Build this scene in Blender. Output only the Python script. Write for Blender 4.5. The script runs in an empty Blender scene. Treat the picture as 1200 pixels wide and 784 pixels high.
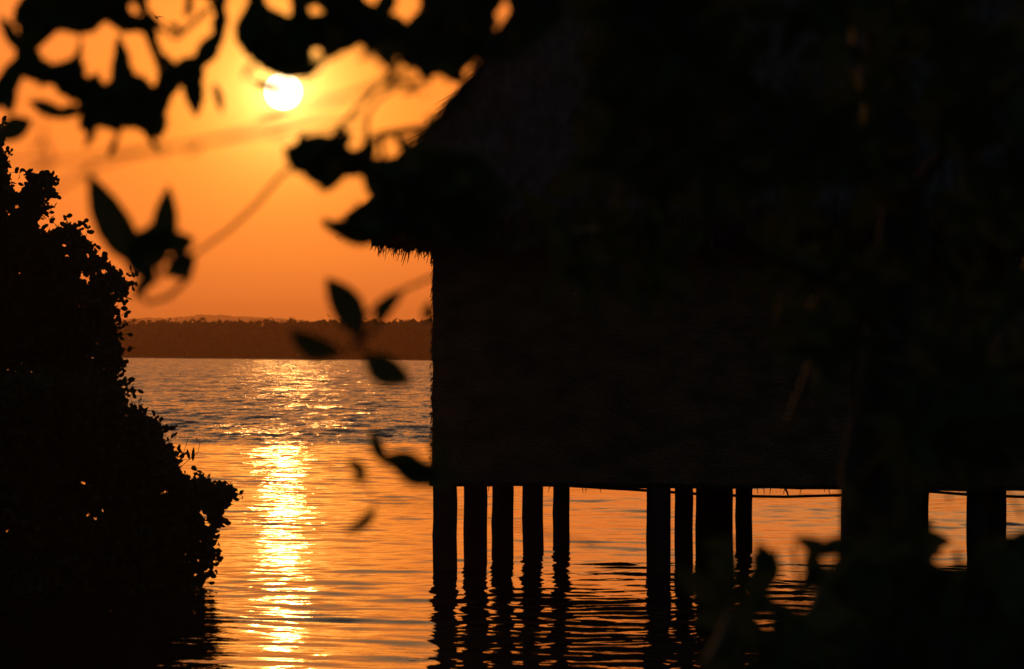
import bpy, math, random
import numpy as np
from mathutils import Vector, Matrix, Quaternion
R = math.radians
rng = np.random.default_rng(7)
random.seed(7)
sc = bpy.context.scene
col = sc.collection

# ------------------------------------------------------------------ camera
CAM = Vector((0, 0, 2.5))
F = 5000.0                      # focal length in photo pixels (1200 wide)
PITCH, ROLL = math.atan(20 / F), R(0.2)
CM = Matrix.Rotation(R(90) + PITCH, 3, 'X') @ Matrix.Rotation(ROLL, 3, 'Z')
cd = bpy.data.cameras.new('camera')
cam = bpy.data.objects.new('camera', cd)
col.objects.link(cam)
cam.matrix_world = Matrix.Translation(CAM) @ CM.to_4x4()
cd.sensor_width = 36; cd.lens = 150
cd.clip_start = 0.1; cd.clip_end = 60000
cd.dof.use_dof = True; cd.dof.focus_distance = 62; cd.dof.aperture_fstop = 7.2
cd.dof.aperture_blades = 9
sc.camera = cam

def at(px, py, d):
    """point seen at photo pixel (px,py), d metres in front of the camera"""
    return CAM + CM @ (Vector(((px - 600) / F, (392 - py) / F, -1)) * d)

# ------------------------------------------------------------------ sky, sun
SUN_EL, SUN_AZ = math.atan((412 - 107) / F), math.atan((332 - 600) / F)
sun_dir = Vector((math.sin(SUN_AZ) * math.cos(SUN_EL), math.cos(SUN_AZ) * math.cos(SUN_EL), math.sin(SUN_EL)))
sun_dir = (at(332, 107, 1) - CAM).normalized()
SUN_EL = math.asin(sun_dir.z); SUN_AZ = math.atan2(sun_dir.x, sun_dir.y)
w = bpy.data.worlds.new('World'); sc.world = w; w.use_nodes = True
nt = w.node_tree; N = nt.nodes; L = nt.links
bg = N['Background']; bg.inputs[1].default_value = 0.1
sky = N.new('ShaderNodeTexSky'); sky.sky_type = 'NISHITA'; sky.sun_disc = False
sky.sun_elevation = SUN_EL; sky.sun_rotation = SUN_AZ
sky.dust_density = 5; sky.air_density = 1; sky.ozone_density = 2
def node(t, **k):
    n = N.new(t)
    for a, b in k.items(): setattr(n, a, b)
    return n
def mth(op, a, b=None, c=None):
    n = node('ShaderNodeMath', operation=op)
    for i, v in enumerate((a, b, c)):
        if v is None: continue
        if isinstance(v, (int, float)): n.inputs[i].default_value = v
        else: L.new(v, n.inputs[i])
    return n.outputs[0]
def vmul(c, f):           # colour (tuple or socket) * float socket
    n = node('ShaderNodeVectorMath', operation='SCALE')
    if isinstance(c, tuple): n.inputs[0].default_value = c
    else: L.new(c, n.inputs[0])
    L.new(f, n.inputs['Scale']) if not isinstance(f, float) else setattr(n.inputs['Scale'], 'default_value', f)
    return n.outputs[0]
def vadd(a, b):
    n = node('ShaderNodeVectorMath', operation='ADD'); L.new(a, n.inputs[0]); L.new(b, n.inputs[1]); return n.outputs[0]
tc = node('ShaderNodeTexCoord')
sep = node('ShaderNodeSeparateXYZ'); L.new(tc.outputs['Generated'], sep.inputs[0])
el = mth('MULTIPLY', mth('ARCSINE', sep.outputs['Z']), 180 / math.pi)
df = node('ShaderNodeVectorMath', operation='DISTANCE'); L.new(tc.outputs['Generated'], df.inputs[0]); df.inputs[1].default_value = sun_dir
ang = mth('MULTIPLY', mth('ARCSINE', mth('MULTIPLY', df.outputs['Value'], 0.5)), 360 / math.pi)   # degrees from the sun
ramp = node('ShaderNodeValToRGB'); cr = ramp.color_ramp
stops = [(0, (.86, .178, .038)), (1.2, (1.02, .20, .034)), (3, (1.14, .232, .030)), (5.5, (1.12, .24, .038)), (10, (.66, .165, .032)), (18, (.30, .09, .025)), (30, (.06, .04, .04))]
while len(cr.elements) < len(stops): cr.elements.new(0.5)
for e, (d, c) in zip(cr.elements, stops): e.position = d / 30; e.color = (*c, 1)
L.new(mth('DIVIDE', mth('MAXIMUM', el, 0.0), 30.0), ramp.inputs[0])
def ex(scale): return mth('EXPONENT', mth('DIVIDE', ang, -scale))
glow = vadd(vadd(vmul((3.4, 2.5, .7), ex(.36)), vmul((1.0, .50, .035), ex(1.5))), vmul((.12, .03, .001), ex(4.0)))
analytic = vadd(ramp.outputs[0], glow)
analytic = vmul(analytic, 10.0)
near = mth('EXPONENT', mth('MULTIPLY', mth('POWER', mth('DIVIDE', ang, 12.5), 2.0), -1.0))
mix = node('ShaderNodeMix', data_type='RGBA'); L.new(near, mix.inputs['Factor'])
L.new(vmul(sky.outputs[0], .45), mix.inputs['A']); L.new(analytic, mix.inputs['B'])
disc = mth('SUBTRACT', 1.0, mth('SMOOTH_MIN', 1.0, 0.0, 0.0))
mr = node('ShaderNodeMapRange', interpolation_type='SMOOTHSTEP'); L.new(ang, mr.inputs['Value'])
mr.inputs['From Min'].default_value = .275; mr.inputs['From Max'].default_value = .25
disc = vmul((34., 28., 19.), mr.outputs[0])
L.new(vadd(mix.outputs['Result'], disc), bg.inputs[0])
w.cycles.sampling_method = 'MANUAL' if hasattr(w, 'cycles') else None
try: w.cycles.sample_map_resolution = 2048
except Exception: pass

sl = bpy.data.lights.new('sun', 'SUN'); so = bpy.data.objects.new('sun', sl); col.objects.link(so)
sl.energy = 0.25; sl.angle = R(0.53); sl.color = (1, .40, .10)
so.rotation_mode = 'QUATERNION'; so.rotation_quaternion = sun_dir.to_track_quat('Z', 'Y')
so.location = (0, -5, 30)

# ------------------------------------------------------------------ materials
def mat(name, color, rough=.8, vary=.35, scale=8, bump=0., bscale=None, transl=0., spec=.3, stretch=(1, 1, 1)):
    m = bpy.data.materials.new(name); m.use_nodes = True
    t = m.node_tree; p = t.nodes['Principled BSDF']; p.inputs['Roughness'].default_value = rough
    p.inputs['Specular IOR Level'].default_value = spec
    tcn = t.nodes.new('ShaderNodeTexCoord'); mp = t.nodes.new('ShaderNodeMapping'); mp.inputs['Scale'].default_value = stretch
    t.links.new(tcn.outputs['Object'], mp.inputs[0])
    n = t.nodes.new('ShaderNodeTexNoise'); n.inputs['Scale'].default_value = scale; n.inputs['Detail'].default_value = 4
    t.links.new(mp.outputs[0], n.inputs['Vector'])
    r = t.nodes.new('ShaderNodeValToRGB')
    r.color_ramp.elements[0].position = .3; r.color_ramp.elements[1].position = .7
    r.color_ramp.elements[0].color = (*[c * (1 - vary) for c in color], 1)
    r.color_ramp.elements[1].color = (*[min(1, c * (1 + vary)) for c in color], 1)
    t.links.new(n.outputs['Fac'], r.inputs[0]); t.links.new(r.outputs[0], p.inputs['Base Color'])
    if bump:
        b = t.nodes.new('ShaderNodeBump'); b.inputs['Strength'].default_value = 1; b.inputs['Distance'].default_value = bump
        n2 = t.nodes.new('ShaderNodeTexNoise'); n2.inputs['Scale'].default_value = bscale or scale * 3; n2.inputs['Detail'].default_value = 3
        t.links.new(mp.outputs[0], n2.inputs['Vector'])
        t.links.new(n2.outputs['Fac'], b.inputs['Height']); t.links.new(b.outputs[0], p.inputs['Normal'])
    if transl:
        tr = t.nodes.new('ShaderNodeBsdfTranslucent'); tr.inputs[0].default_value = (color[0] * 2.2, color[1] * 1.6, color[2] * .6, 1)
        mx = t.nodes.new('ShaderNodeMixShader'); mx.inputs[0].default_value = transl
        t.links.new(p.outputs[0], mx.inputs[1]); t.links.new(tr.outputs[0], mx.inputs[2])
        t.links.new(mx.outputs[0], t.nodes['Material Output'].inputs['Surface'])
    return m
M_leaf = mat('leaf', (.045, .075, .022), .5, .4, 6, transl=.24)
M_bushleaf = mat('mangrove_leaf', (.04, .07, .02), .55, .4, 3, transl=.12, spec=.25)
M_bark = mat('bark', (.09, .065, .045), .9, .35, 12, .004, 40, stretch=(1, 1, .3))
M_post = mat('mangrove_pole', (.06, .042, .03), .9, .35, 6, .006, 30, stretch=(1, 1, .25))
M_wall = mat('woven_palm_wall', (.25, .125, .065), .95, .4, 3, .05, 22, stretch=(1, 1, 1.6))
M_thatch = mat('palm_thatch', (.12, .11, .10), .95, .4, 3, .02, 30, stretch=(2.5, 2.5, .6))
M_bank = mat('muddy_sand', (.16, .12, .085), .9, .3, 2, .02, 14)
M_far = mat('far_foliage', (.04, .035, .012), .9, .3, .2)
M_hill = mat('far_hill', (.05, .06, .03), .95, .2, .01)
M_rope = mat('black_pipe', (.03, .03, .03), .6, .2, 10)
M_bird = mat('dark_feathers', (.03, .03, .035), .7, .2, 20)

# ------------------------------------------------------------------ mesh helpers
def link(name, me, m=None, parent=None, smooth=False):
    o = bpy.data.objects.new(name, me); col.objects.link(o)
    if m: me.materials.append(m)
    if parent: o.parent = parent
    if smooth: me.polygons.foreach_set('use_smooth', [True] * len(me.polygons))
    return o
def mesh(name, v, f, m=None, parent=None, smooth=False):
    me = bpy.data.meshes.new(name); me.from_pydata([tuple(map(float, p)) for p in v], [], f); me.update()
    return link(name, me, m, parent, smooth)
def tag(o, label, cat, group=None, kind=None):
    if label: o['label'] = label
    if cat: o['category'] = cat
    if group: o['group'] = group
    if kind: o['kind'] = kind
    return o
def empty(name, loc, label, cat, group=None):
    o = bpy.data.objects.new(name, None); col.objects.link(o); o.location = loc; o.empty_display_size = .2
    return tag(o, label, cat, group)
class MB:
    def __init__(s, origin=(0, 0, 0)): s.v = []; s.f = []; s.n = 0; s.o = np.array(origin, float)
    def add(s, v, f):
        v = np.asarray(v, float) - s.o; s.v.append(v)
        s.f += [tuple(int(i) + s.n for i in q) for q in f]; s.n += len(v)
    def tube(s, pts, rad, k=7, cap=True, wob=0.):
        pts = [Vector(p) for p in pts]; n = len(pts)
        if not hasattr(rad, '__len__'): rad = [rad] * n
        V = []; up = None
        for i, p in enumerate(pts):
            t = (pts[min(i + 1, n - 1)] - pts[max(i - 1, 0)]).normalized()
            if up is None: up = t.orthogonal().normalized()
            up = (up - t * up.dot(t)).normalized(); b = t.cross(up)
            for j in range(k):
                a = 2 * math.pi * j / k; r = rad[i] * (1 + random.uniform(-wob, wob))
                V.append(p + (up * math.cos(a) + b * math.sin(a)) * r)
        Fc = [(i * k + j, i * k + (j + 1) % k, (i + 1) * k + (j + 1) % k, (i + 1) * k + j) for i in range(n - 1) for j in range(k)]
        if cap: Fc += [tuple(range(k))[::-1], tuple(range((n - 1) * k, n * k))]
        s.add([tuple(q) for q in V], Fc)
    def build(s, name, m, parent=None, smooth=False):
        me = bpy.data.meshes.new(name)
        v = np.concatenate(s.v) if s.v else np.zeros((0, 3))
        me.from_pydata(v.tolist(), [], s.f); me.update()
        return link(name, me, m, parent, smooth)

# leaf templates: (u along 0..1, v across -.5...5, w bend)
def leaf_template(kind):
    if kind == 'lance': prof = [(0.0, .04), (.12, .45), (.3, .9), (.5, 1.0), (.7, .82), (.86, .48), (1.0, .03)]
    else: prof = [(0.0, .10), (.15, .5), (.35, .85), (.58, 1.0), (.8, .85), (.94, .48), (1.0, .15)]
    V = []; Fc = []
    for i, (u, wd) in enumerate(prof):
        V += [(u, -.5 * wd, .10 * wd), (u, 0, 0), (u, .5 * wd, .10 * wd)]
        if i:
            a = (i - 1) * 3; b = i * 3
            Fc += [(a, a + 1, b + 1, b), (a + 1, a + 2, b + 2, b + 1)]
    return np.array(V), Fc
T_LANCE, F_LANCE = leaf_template('lance')
T_ROUND, F_ROUND = leaf_template('round')
def add_leaf(mb, base, tip, width, nrm, curl=.08, side=0., kind='lance'):
    T, Fc = (T_LANCE, F_LANCE) if kind == 'lance' else (T_ROUND, F_ROUND)
    base = np.array(base, float); d = np.array(tip, float) - base; ln = np.linalg.norm(d); d /= ln
    n = np.array(nrm, float); n -= d * n.dot(d); n /= max(np.linalg.norm(n), 1e-6); s = np.cross(d, n)
    u, v, wv = T[:, 0:1], T[:, 1:2], T[:, 2:3]
    P = base + d * u * ln + s * (v * width + side * ln * 4 * u * (1 - u)) + n * (wv * width - curl * ln * (2 * u - 1) ** 2 + curl * ln)
    mb.add(P, Fc)
def add_leaves_np(mb, base, d, n, ln, wd, T=T_ROUND, Fc=F_ROUND, curl=.1):
    """many leaves at once"""
    d = d / np.linalg.norm(d, axis=1, keepdims=True)
    n = n - d * (n * d).sum(1, keepdims=True); n /= np.linalg.norm(n, axis=1, keepdims=True)
    s = np.cross(d, n)
    u, v, wv = T[:, 0][None, :, None], T[:, 1][None, :, None], T[:, 2][None, :, None]
    P = base[:, None] + d[:, None] * u * ln[:, None, None] + s[:, None] * v * wd[:, None, None] + n[:, None] * (wv * wd[:, None, None] - curl * ln[:, None, None] * u * u)
    k = len(T); m = len(base)
    f = (np.array(Fc)[None] + (np.arange(m) * k)[:, None, None]).reshape(-1, 4) + mb.n
    mb.v.append(P.reshape(-1, 3) - mb.o); mb.f += f.tolist(); mb.n += m * k

def inpoly(poly, x, y):
    x = np.asarray(x, float); y = np.asarray(y, float); c = np.zeros(x.shape, bool)
    n = len(poly)
    for i in range(n):
        x1, y1 = poly[i]; x2, y2 = poly[(i + 1) % n]
        if y1 == y2: continue
        c ^= ((y1 > y) != (y2 > y)) & (x < (x2 - x1) * (y - y1) / (y2 - y1) + x1)
    return c

# ------------------------------------------------------------------ water: real waves, nearer than the wind line calm, beyond it ruffled
def axis(segs):
    out = []
    for a, b, s0, s1 in segs:
        x = a
        while x < b:
            out.append(x); t = (x - a) / (b - a); x += s0 + (s1 - s0) * t
    out.append(segs[-1][1]); return np.array(out)
ys = axis([(-60, 18, 6, 2), (18, 30, 1, .08), (30, 120, .06, .16), (120, 400, .3, 3), (400, 10300, 5, 1000)])
xp = axis([(0, 9, .07, .09), (9, 24, .12, .8), (24, 200, 2, 30), (200, 8900, 60, 1500)])
xs = np.concatenate([-xp[::-1][:-1], xp])
X, Y = np.meshgrid(xs, ys)
Z = np.zeros_like(X)
wrng = np.random.default_rng(3)
fade = np.clip((Y - 20) / 12, 0, 1) * np.clip((150 - Y) / 30, 0, 1) * np.clip((20 - np.abs(X)) / 8, 0, 1)
act = fade > 0
xa, ya = X[act], Y[act]; za = np.zeros_like(xa)
# gently warp the coordinates so that no regular pattern shows
wx = xa + .5 * np.sin(ya * .31 + 1.3) + .3 * np.sin(ya * .83 + xa * .4); wy = ya + .6 * np.sin(xa * .27 + .5) + .35 * np.sin(xa * .9 + ya * .21)
NW = 90; tot = 0
for i in range(NW):
    lam = .24 * (2.1 / .24) ** wrng.random()
    th = wrng.normal(-math.pi / 2 + .25, .62)
    k = 2 * math.pi / lam
    sl_ = .059 / math.sqrt(NW) * 1.414 * (1.0 if lam < 1.2 else .75)
    za += sl_ / k * np.sin(k * (wx * math.cos(th) + wy * math.sin(th)) + wrng.random() * 6.283)
# small packets of steeper ripples
mask = np.clip(np.sin(xa * .9 + ya * .55 + 2 * np.sin(ya * .23)) * np.sin(ya * 1.15 - xa * .35 + np.sin(xa * .6)) + .35 * np.sin(ya * 2.9 + xa * .5) - .25, 0, 1)
zp = np.zeros_like(xa)
for i in range(26):
    lam = .26 * (.8 / .26) ** wrng.random(); th = wrng.normal(-math.pi / 2 + .1, .4); k = 2 * math.pi / lam
    zp += .10 / math.sqrt(26) * 1.414 / k * np.sin(k * (wx * math.cos(th) + wy * math.sin(th)) + wrng.random() * 6.283)
za += zp * mask
# patches of stronger and weaker ripple
patch = .8 + .3 * np.sin(xa * .21 + ya * .13 + 1) * np.sin(ya * .19 - xa * .11) + .22 * np.sin(ya * .37 + xa * .5)
Z[act] = za * patch * fade[act]
nx, ny = len(xs), len(ys)
me = bpy.data.meshes.new('water')
me.vertices.add(nx * ny); me.vertices.foreach_set('co', np.stack([X, Y, Z], -1).astype(np.float32).ravel())
ii = (np.arange(ny - 1)[:, None] * nx + np.arange(nx - 1)[None]).ravel()
q = np.stack([ii, ii + 1, ii + 1 + nx, ii + nx], 1).astype(np.int32)
me.loops.add(q.size); me.loops.foreach_set('vertex_index', q.ravel())
me.polygons.add(len(q)); me.polygons.foreach_set('loop_start', np.arange(0, q.size, 4, dtype=np.int32))
me.update(); me.validate()
SLX, SLY, SLB = 1.6, 1.75, .09
mw = bpy.data.materials.new('lagoon_water'); mw.use_nodes = True
t = mw.node_tree; p = t.nodes['Principled BSDF']
p.inputs['Base Color'].default_value = (.012, .016, .014, 1); p.inputs['IOR'].default_value = 1.333
p.inputs['Specular IOR Level'].default_value = .5
geo = t.nodes.new('ShaderNodeNewGeometry'); sp = t.nodes.new('ShaderNodeSeparateXYZ'); t.links.new(geo.outputs['Position'], sp.inputs[0])
def tm(op, a, b=None):
    n = t.nodes.new('ShaderNodeMath'); n.operation = op
    for i, v in enumerate((a, b)):
        if v is None: continue
        if isinstance(v, (int, float)): n.inputs[i].default_value = v
        else: t.links.new(v, n.inputs[i])
    return n.outputs[0]
def tnoise(scale, detail=2, rough=.5, vec=None):
    n = t.nodes.new('ShaderNodeTexNoise'); n.inputs['Scale'].default_value = scale; n.inputs['Detail'].default_value = detail
    n.inputs['Roughness'].default_value = rough; t.links.new(vec or geo.outputs['Position'], n.inputs['Vector']); return n.outputs['Fac']
wind = t.nodes.new('ShaderNodeMapRange'); wind.interpolation_type = 'SMOOTHSTEP'      # the wind line, a little ragged
t.links.new(tm('ADD', sp.outputs['Y'], tm('MULTIPLY', tm('SUBTRACT', tnoise(.12, 3), .5), 14)), wind.inputs['Value'])
wind.inputs['From Min'].default_value = 112; wind.inputs['From Max'].default_value = 120
mpn = t.nodes.new('ShaderNodeMapping'); mpn.inputs['Scale'].default_value = (.8, 1, 1); t.links.new(geo.outputs['Position'], mpn.inputs[0])
h_far = tm('ADD', tm('MULTIPLY', tnoise(1.1, 3, .6, mpn.outputs[0]), .42), tm('MULTIPLY', tnoise(.35, 1, .5, mpn.outputs[0]), .5))
h_near = tm('MULTIPLY', tnoise(3.5, 2, .5), .006)
h = h_near
b = t.nodes.new('ShaderNodeBump'); b.inputs['Strength'].default_value = 1; b.inputs['Distance'].default_value = 1
t.links.new(h, b.inputs['Height'])
# ruffled water beyond the wind line: short steep wavelets, given as slopes
def slope(scale3, detail):
    mp_ = t.nodes.new('ShaderNodeMapping'); mp_.inputs['Scale'].default_value = scale3; t.links.new(geo.outputs['Position'], mp_.inputs[0])
    n = t.nodes.new('ShaderNodeTexNoise'); n.inputs['Scale'].default_value = 1; n.inputs['Detail'].default_value = detail; n.inputs['Roughness'].default_value = .85
    t.links.new(mp_.outputs[0], n.inputs['Vector']); s_ = t.nodes.new('ShaderNodeSeparateColor'); t.links.new(n.outputs['Color'], s_.inputs[0]); return s_.outputs[0], s_.outputs[1]
ax, ay = slope((.45, .085, 1), 5); bx_, by_ = slope((.3, .1, 1), 1)
sx_ = tm('MULTIPLY', tm('SUBTRACT', ax, .5), SLX); 
sy_ = tm('ADD', tm('MULTIPLY', tm('ABSOLUTE', tm('SUBTRACT', ay, .5)), SLY), tm('MULTIPLY', tm('SUBTRACT', by_, .5), SLB))
sy_ = tm("ADD", sy_, .042)
cmb = t.nodes.new('ShaderNodeCombineXYZ'); t.links.new(tm('MULTIPLY', sx_, wind.outputs[0]), cmb.inputs[0]); t.links.new(tm('MULTIPLY', sy_, tm('MULTIPLY', wind.outputs[0], -1.0)), cmb.inputs[1])
va = t.nodes.new('ShaderNodeVectorMath'); va.operation = 'ADD'; t.links.new(b.outputs[0], va.inputs[0]); t.links.new(cmb.outputs[0], va.inputs[1])
vn = t.nodes.new('ShaderNodeVectorMath'); vn.operation = 'NORMALIZE'; t.links.new(va.outputs[0], vn.inputs[0]); t.links.new(vn.outputs[0], p.inputs['Normal'])
rr = tm('ADD', tm('MULTIPLY', wind.outputs[0], .05), .022)
t.links.new(rr, p.inputs['Roughness'])
water = link('water', me, mw, smooth=True); tag(water, None, None, kind='structure')

# ------------------------------------------------------------------ near bank under the camera (below the frame)
gx = np.linspace(-16, 16, 50); gy = np.linspace(-20, 12, 50); GX, GY = np.meshgrid(gx, gy)
GZ = .75 - np.clip((GY - 3) / 8, 0, 1) ** 1.3 * 1.3 + .05 * np.sin(GX * 1.3 + GY) * np.sin(GY * .9 - GX * .4) + .02 * rng.standard_normal(GX.shape)
V = np.stack([GX, GY, GZ], -1).reshape(-1, 3); n = 50
bank = mesh('bank', V, [(i * n + j, i * n + j + 1, (i + 1) * n + j + 1, (i + 1) * n + j) for i in range(n - 1) for j in range(n - 1)], M_bank, smooth=True)
tag(bank, None, None, kind='structure')
def bank_z(x, y): return .75 - max(0, min(1, (y - 3) / 8)) ** 1.3 * 1.3

# ------------------------------------------------------------------ far shore, wood, palms, hills
SA = at(150, 420.7, 1437); SB = at(505, 423.5, 1213)
sdir = Vector((SB.x - SA.x, SB.y - SA.y, 0)).normalized(); sn = Vector((-sdir.y, sdir.x, 0))
SO = Vector((SA.x, SA.y, 0))
def shore(s, back, z): p_ = SO + sdir * s + sn * back; return Vector((p_.x, p_.y, z))
V = []; fc = []
ss = np.linspace(-1500, 900, 160)
for i, s in enumerate(ss):
    wob = 6 * math.sin(s * .011) + 3 * math.sin(s * .037)
    for bk, z in ((wob - 3, -.6), (wob + 4, .5), (wob + 60, 1.5), (wob + 900, 3.0), (5000, 2.0)): V.append(shore(s, bk, z))
    if i:
        a = (i - 1) * 5; c = i * 5
        fc += [(a + j, c + j, c + j + 1, a + j + 1) for j in range(4)]
land = mesh('far_shore', V, fc, M_hill); tag(land, None, None, kind='structure')
# wood: a belt of crowns, each a lumpy ball broken up by leafy cards
def ico():
    import bmesh
    bm = bmesh.new(); bmesh.ops.create_icosphere(bm, subdivisions=2, radius=1)
    v = np.array([x.co[:] for x in bm.verts]); f = [tuple(q.index for q in x.verts) for x in bm.faces]; bm.free(); return v, f
IV, IF = ico()
mb = MB()
for i in range(1700):
    s = random.uniform(-260, 420); bk = random.uniform(6, 70)
    hgt = 10.5 - .003 * s + random.uniform(-2.0, 1.0) + .7 * math.sin(s * .05) + .4 * math.sin(s * .13)
    r = random.uniform(1.3, 2.9)
    v = IV * (1 + .22 * rng.standard_normal((len(IV), 1))) * np.array([r, r, r * random.uniform(.7, 1.0)])
    c = shore(s, bk, hgt - r * .8); mb.add(v + np.array(c), IF)
for i in range(450):
    s = random.uniform(-260, 420); bk = random.uniform(4, 16); r = random.uniform(2.5, 4)
    v = IV * (1 + .2 * rng.standard_normal((len(IV), 1))) * np.array([r, r, 3.4]); mb.add(v + np.array(shore(s, bk, random.uniform(2, 8.2))), IF)
for i in range(9000):       # ragged leaf tufts
    s = random.uniform(-260, 420); bk = random.uniform(4, 70)
    z = 10.7 - .003 * s + random.uniform(-3.2, 1.1) + .7 * math.sin(s * .05) + .4 * math.sin(s * .13)
    c = np.array(shore(s, bk, z)); a = rng.standard_normal((3, 3)) * .55; mb.add(c + a, [(0, 1, 2)])
wood = mb.build('shore_forest', M_far); tag(wood, 'hazy low wood filling the far shore behind the water', 'forest', kind='stuff')
# one palm, then copies
def make_palm(label):
    r = empty('palm_tree', (0, 0, 0), label, 'palm tree', 'coconut palms rising above the far wood')
    m1 = MB(); pts = [(.5 * math.sin(k / 6 * 1.2), .1 * k / 6, 12 * k / 6) for k in range(7)]; m1.tube(pts, [.24 - .012 * k for k in range(7)], 6)
    m1.build('trunk', M_bark, r)
    top = Vector(pts[-1]); m2 = MB()
    for k in range(13):
        a = k / 17 * 6.283 * 1.0 + random.uniform(-.15, .15); e = random.choice([1.2, .8, .45, .1])
        ln = random.uniform(1.5, 2.1); hd = Vector((math.cos(a), math.sin(a), 0)); prev = None
        for q_ in range(6):
            u = q_ / 5; c = top + hd * ln * u * math.cos(e) + Vector((0, 0, ln * (u * math.sin(e) - .42 * u * u)))
            sd = Vector((-math.sin(a), math.cos(a), 0)) * (.22 * math.sin(math.pi * min(1, u * .85 + .15)) + .03); dr = Vector((0, 0, -.25))
            cur = [c - sd + dr, c, c + sd + dr]
            if prev: m2.add([tuple(x) for x in prev + cur], [(0, 1, 4, 3), (1, 2, 5, 4)])
            prev = cur
    m2.build('crown', M_far, r); return r
def copy_tree(o, loc, rz, s, label=None):
    c = o.copy(); col.objects.link(c); c.location = loc; c.rotation_euler = (0, 0, rz); c.scale = (s, s, s)
    if label: c['label'] = label
    for ch in list(o.children):
        d = ch.copy(); col.objects.link(d); d.parent = c
    return c
palm_px = [(156, 374, 'leftmost far palm, just clear of the left mangrove'), (168, 376, None), (190, 375, None), (198, 377, None), (206, 378, None), (219, 378, None),
           (237, 372.5, 'tall palm on the left half of the far treeline'), (252, 377, None), (268, 378, None), (283, 377, None),
           (303, 376, None), (313, 374, 'palm standing proud of the treeline left of its middle'), (322, 377, None), (342, 373, 'tallest palm, with wide open crown, in the middle of the far treeline'), (356, 378, None),
           (372, 377, None), (387, 378, None), (438, 374, 'bushy topped palm rising between blurred hanging leaves'), (447, 378, None), (471, 376.5, 'first palm of the close trio at the right of the treeline'),
           (480, 376, 'middle palm of the close trio at the right of the treeline'), (488, 377.5, 'last palm of the close trio nearest the hut wall'), (499, 379, None), (143, 378, None)] + [(150 + 11.3 * k + 5 * math.sin(k * 2.1), 376.9 + 1.3 * math.sin(k * 1.7), None) for k in range(31)]
src = None
for i, (px, py, lab) in enumerate(palm_px):
    dirv = at(px, 412, 1) - CAM
    # intersect the view ray with the line of palms 25 m inland
    o0 = shore(0, 22 + 10 * ((i * 7) % 5) / 5, 0); den = dirv.x * sdir.y - dirv.y * sdir.x
    d = ((o0.x - CAM.x) * sdir.y - (o0.y - CAM.y) * sdir.x) / den
    top = at(px, py, d); zt = top.z
    lab2 = lab or 'low palm whose crown barely shows above the far treeline'
    sres = random.uniform(.85, 1.1)
    loc = (top.x, top.y, zt - 12.6 * sres)
    if src is None: src = make_palm(lab2); src.location = loc; src.scale = (sres,) * 3
    else: copy_tree(src, loc, random.uniform(0, 6.28), sres, lab2)
# distant hills
V = []; fc = []
prof = [(-2500, 382), (-900, 378), (0, 380), (100, 378), (150, 375.5), (175, 373.5), (200, 374.5), (215, 372), (240, 370), (262, 370.5), (290, 372.5), (330, 374), (365, 377.5), (420, 380.5), (500, 382), (700, 378), (1200, 374), (2000, 380), (4000, 384)]
px_ = np.arange(-2500, 4000, 3.0); py_ = np.interp(px_, [a for a, _ in prof], [b_ for _, b_ in prof])
py_ = py_ + .35 * rng.standard_normal(len(px_)) + .4 * np.sin(px_ * .21) + .3 * np.sin(px_ * .53)
for i, (a, b_) in enumerate(zip(px_, py_)):
    x = (a - 600) / F * 9000; zt = 2.5 + (412 - b_) / F * 9000
    V += [(x, 9000, zt), (x, 8600, zt * .5), (x, 8200, 1), (x, 9900, 1)]
    if i: c = i * 4; a_ = c - 4; fc += [(a_, c, c + 1, a_ + 1), (a_ + 1, c + 1, c + 2, a_ + 2), (a_ + 3, c + 3, c, a_)]
hills = mesh('hills', V, fc, M_hill, smooth=True); tag(hills, None, None, kind='structure')

# ------------------------------------------------------------------ stilt hut
HC = Vector((-.905, 48.5, 0)); hu = Vector((.979, -.201, 0)).normalized(); hv = Vector((-hu.y, hu.x, 0))
def H(t_, s_, z): return HC + hu * t_ + hv * s_ + Vector((0, 0, z))
hut = empty('stilt_hut', tuple(HC), 'large dark thatched hut raised on stilts above the water', 'hut')
def hp(v): return tuple(Vector(v) - HC)
def slab(t0, t1, s0, s1, z0, z1, step=.18, amp=.012):
    """closed box, faces gridded and a little uneven"""
    m_ = MB()
    def face(o, a, b_, na, nb):
        P = [[o + a * (i / na) + b_ * (j / nb) for j in range(nb + 1)] for i in range(na + 1)]
        m_.add([tuple(x) for r_ in P for x in r_], [(i * (nb + 1) + j, (i + 1) * (nb + 1) + j, (i + 1) * (nb + 1) + j + 1, i * (nb + 1) + j + 1) for i in range(na) for j in range(nb)])
    c = lambda a, b_, z: Vector(hp(H(a, b_, z)))
    nt_, ns, nz = [max(1, int(abs(q) / step)) for q in (t1 - t0, s1 - s0, z1 - z0)]
    T, S, Zz = c(t1, s0, z0) - c(t0, s0, z0), c(t0, s1, z0) - c(t0, s0, z0), Vector((0, 0, z1 - z0))
    face(c(t0, s0, z0), T, Zz, nt_, nz); face(c(t0, s1, z0), Zz, T, nz, nt_)
    face(c(t0, s0, z0), Zz, S, nz, ns); face(c(t1, s0, z0), S, Zz, ns, nz)
    face(c(t0, s0, z1), T, S, nt_, ns); face(c(t0, s0, z0), S, T, ns, nt_)
    v = np.concatenate(m_.v); key = np.round(v * 200)
    off = np.stack([np.sin(key[:, 2] * .09 + key[:, 0] * .013) * np.sin(key[:, 2] * .031 + 2), np.sin(key[:, 0] * .07 + key[:, 2] * .05), np.sin(key[:, 0] * .11 + key[:, 1] * .07) * np.sin(key[:, 0] * .023)], 1)
    m_.v = [v + off * amp]
    return m_
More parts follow.
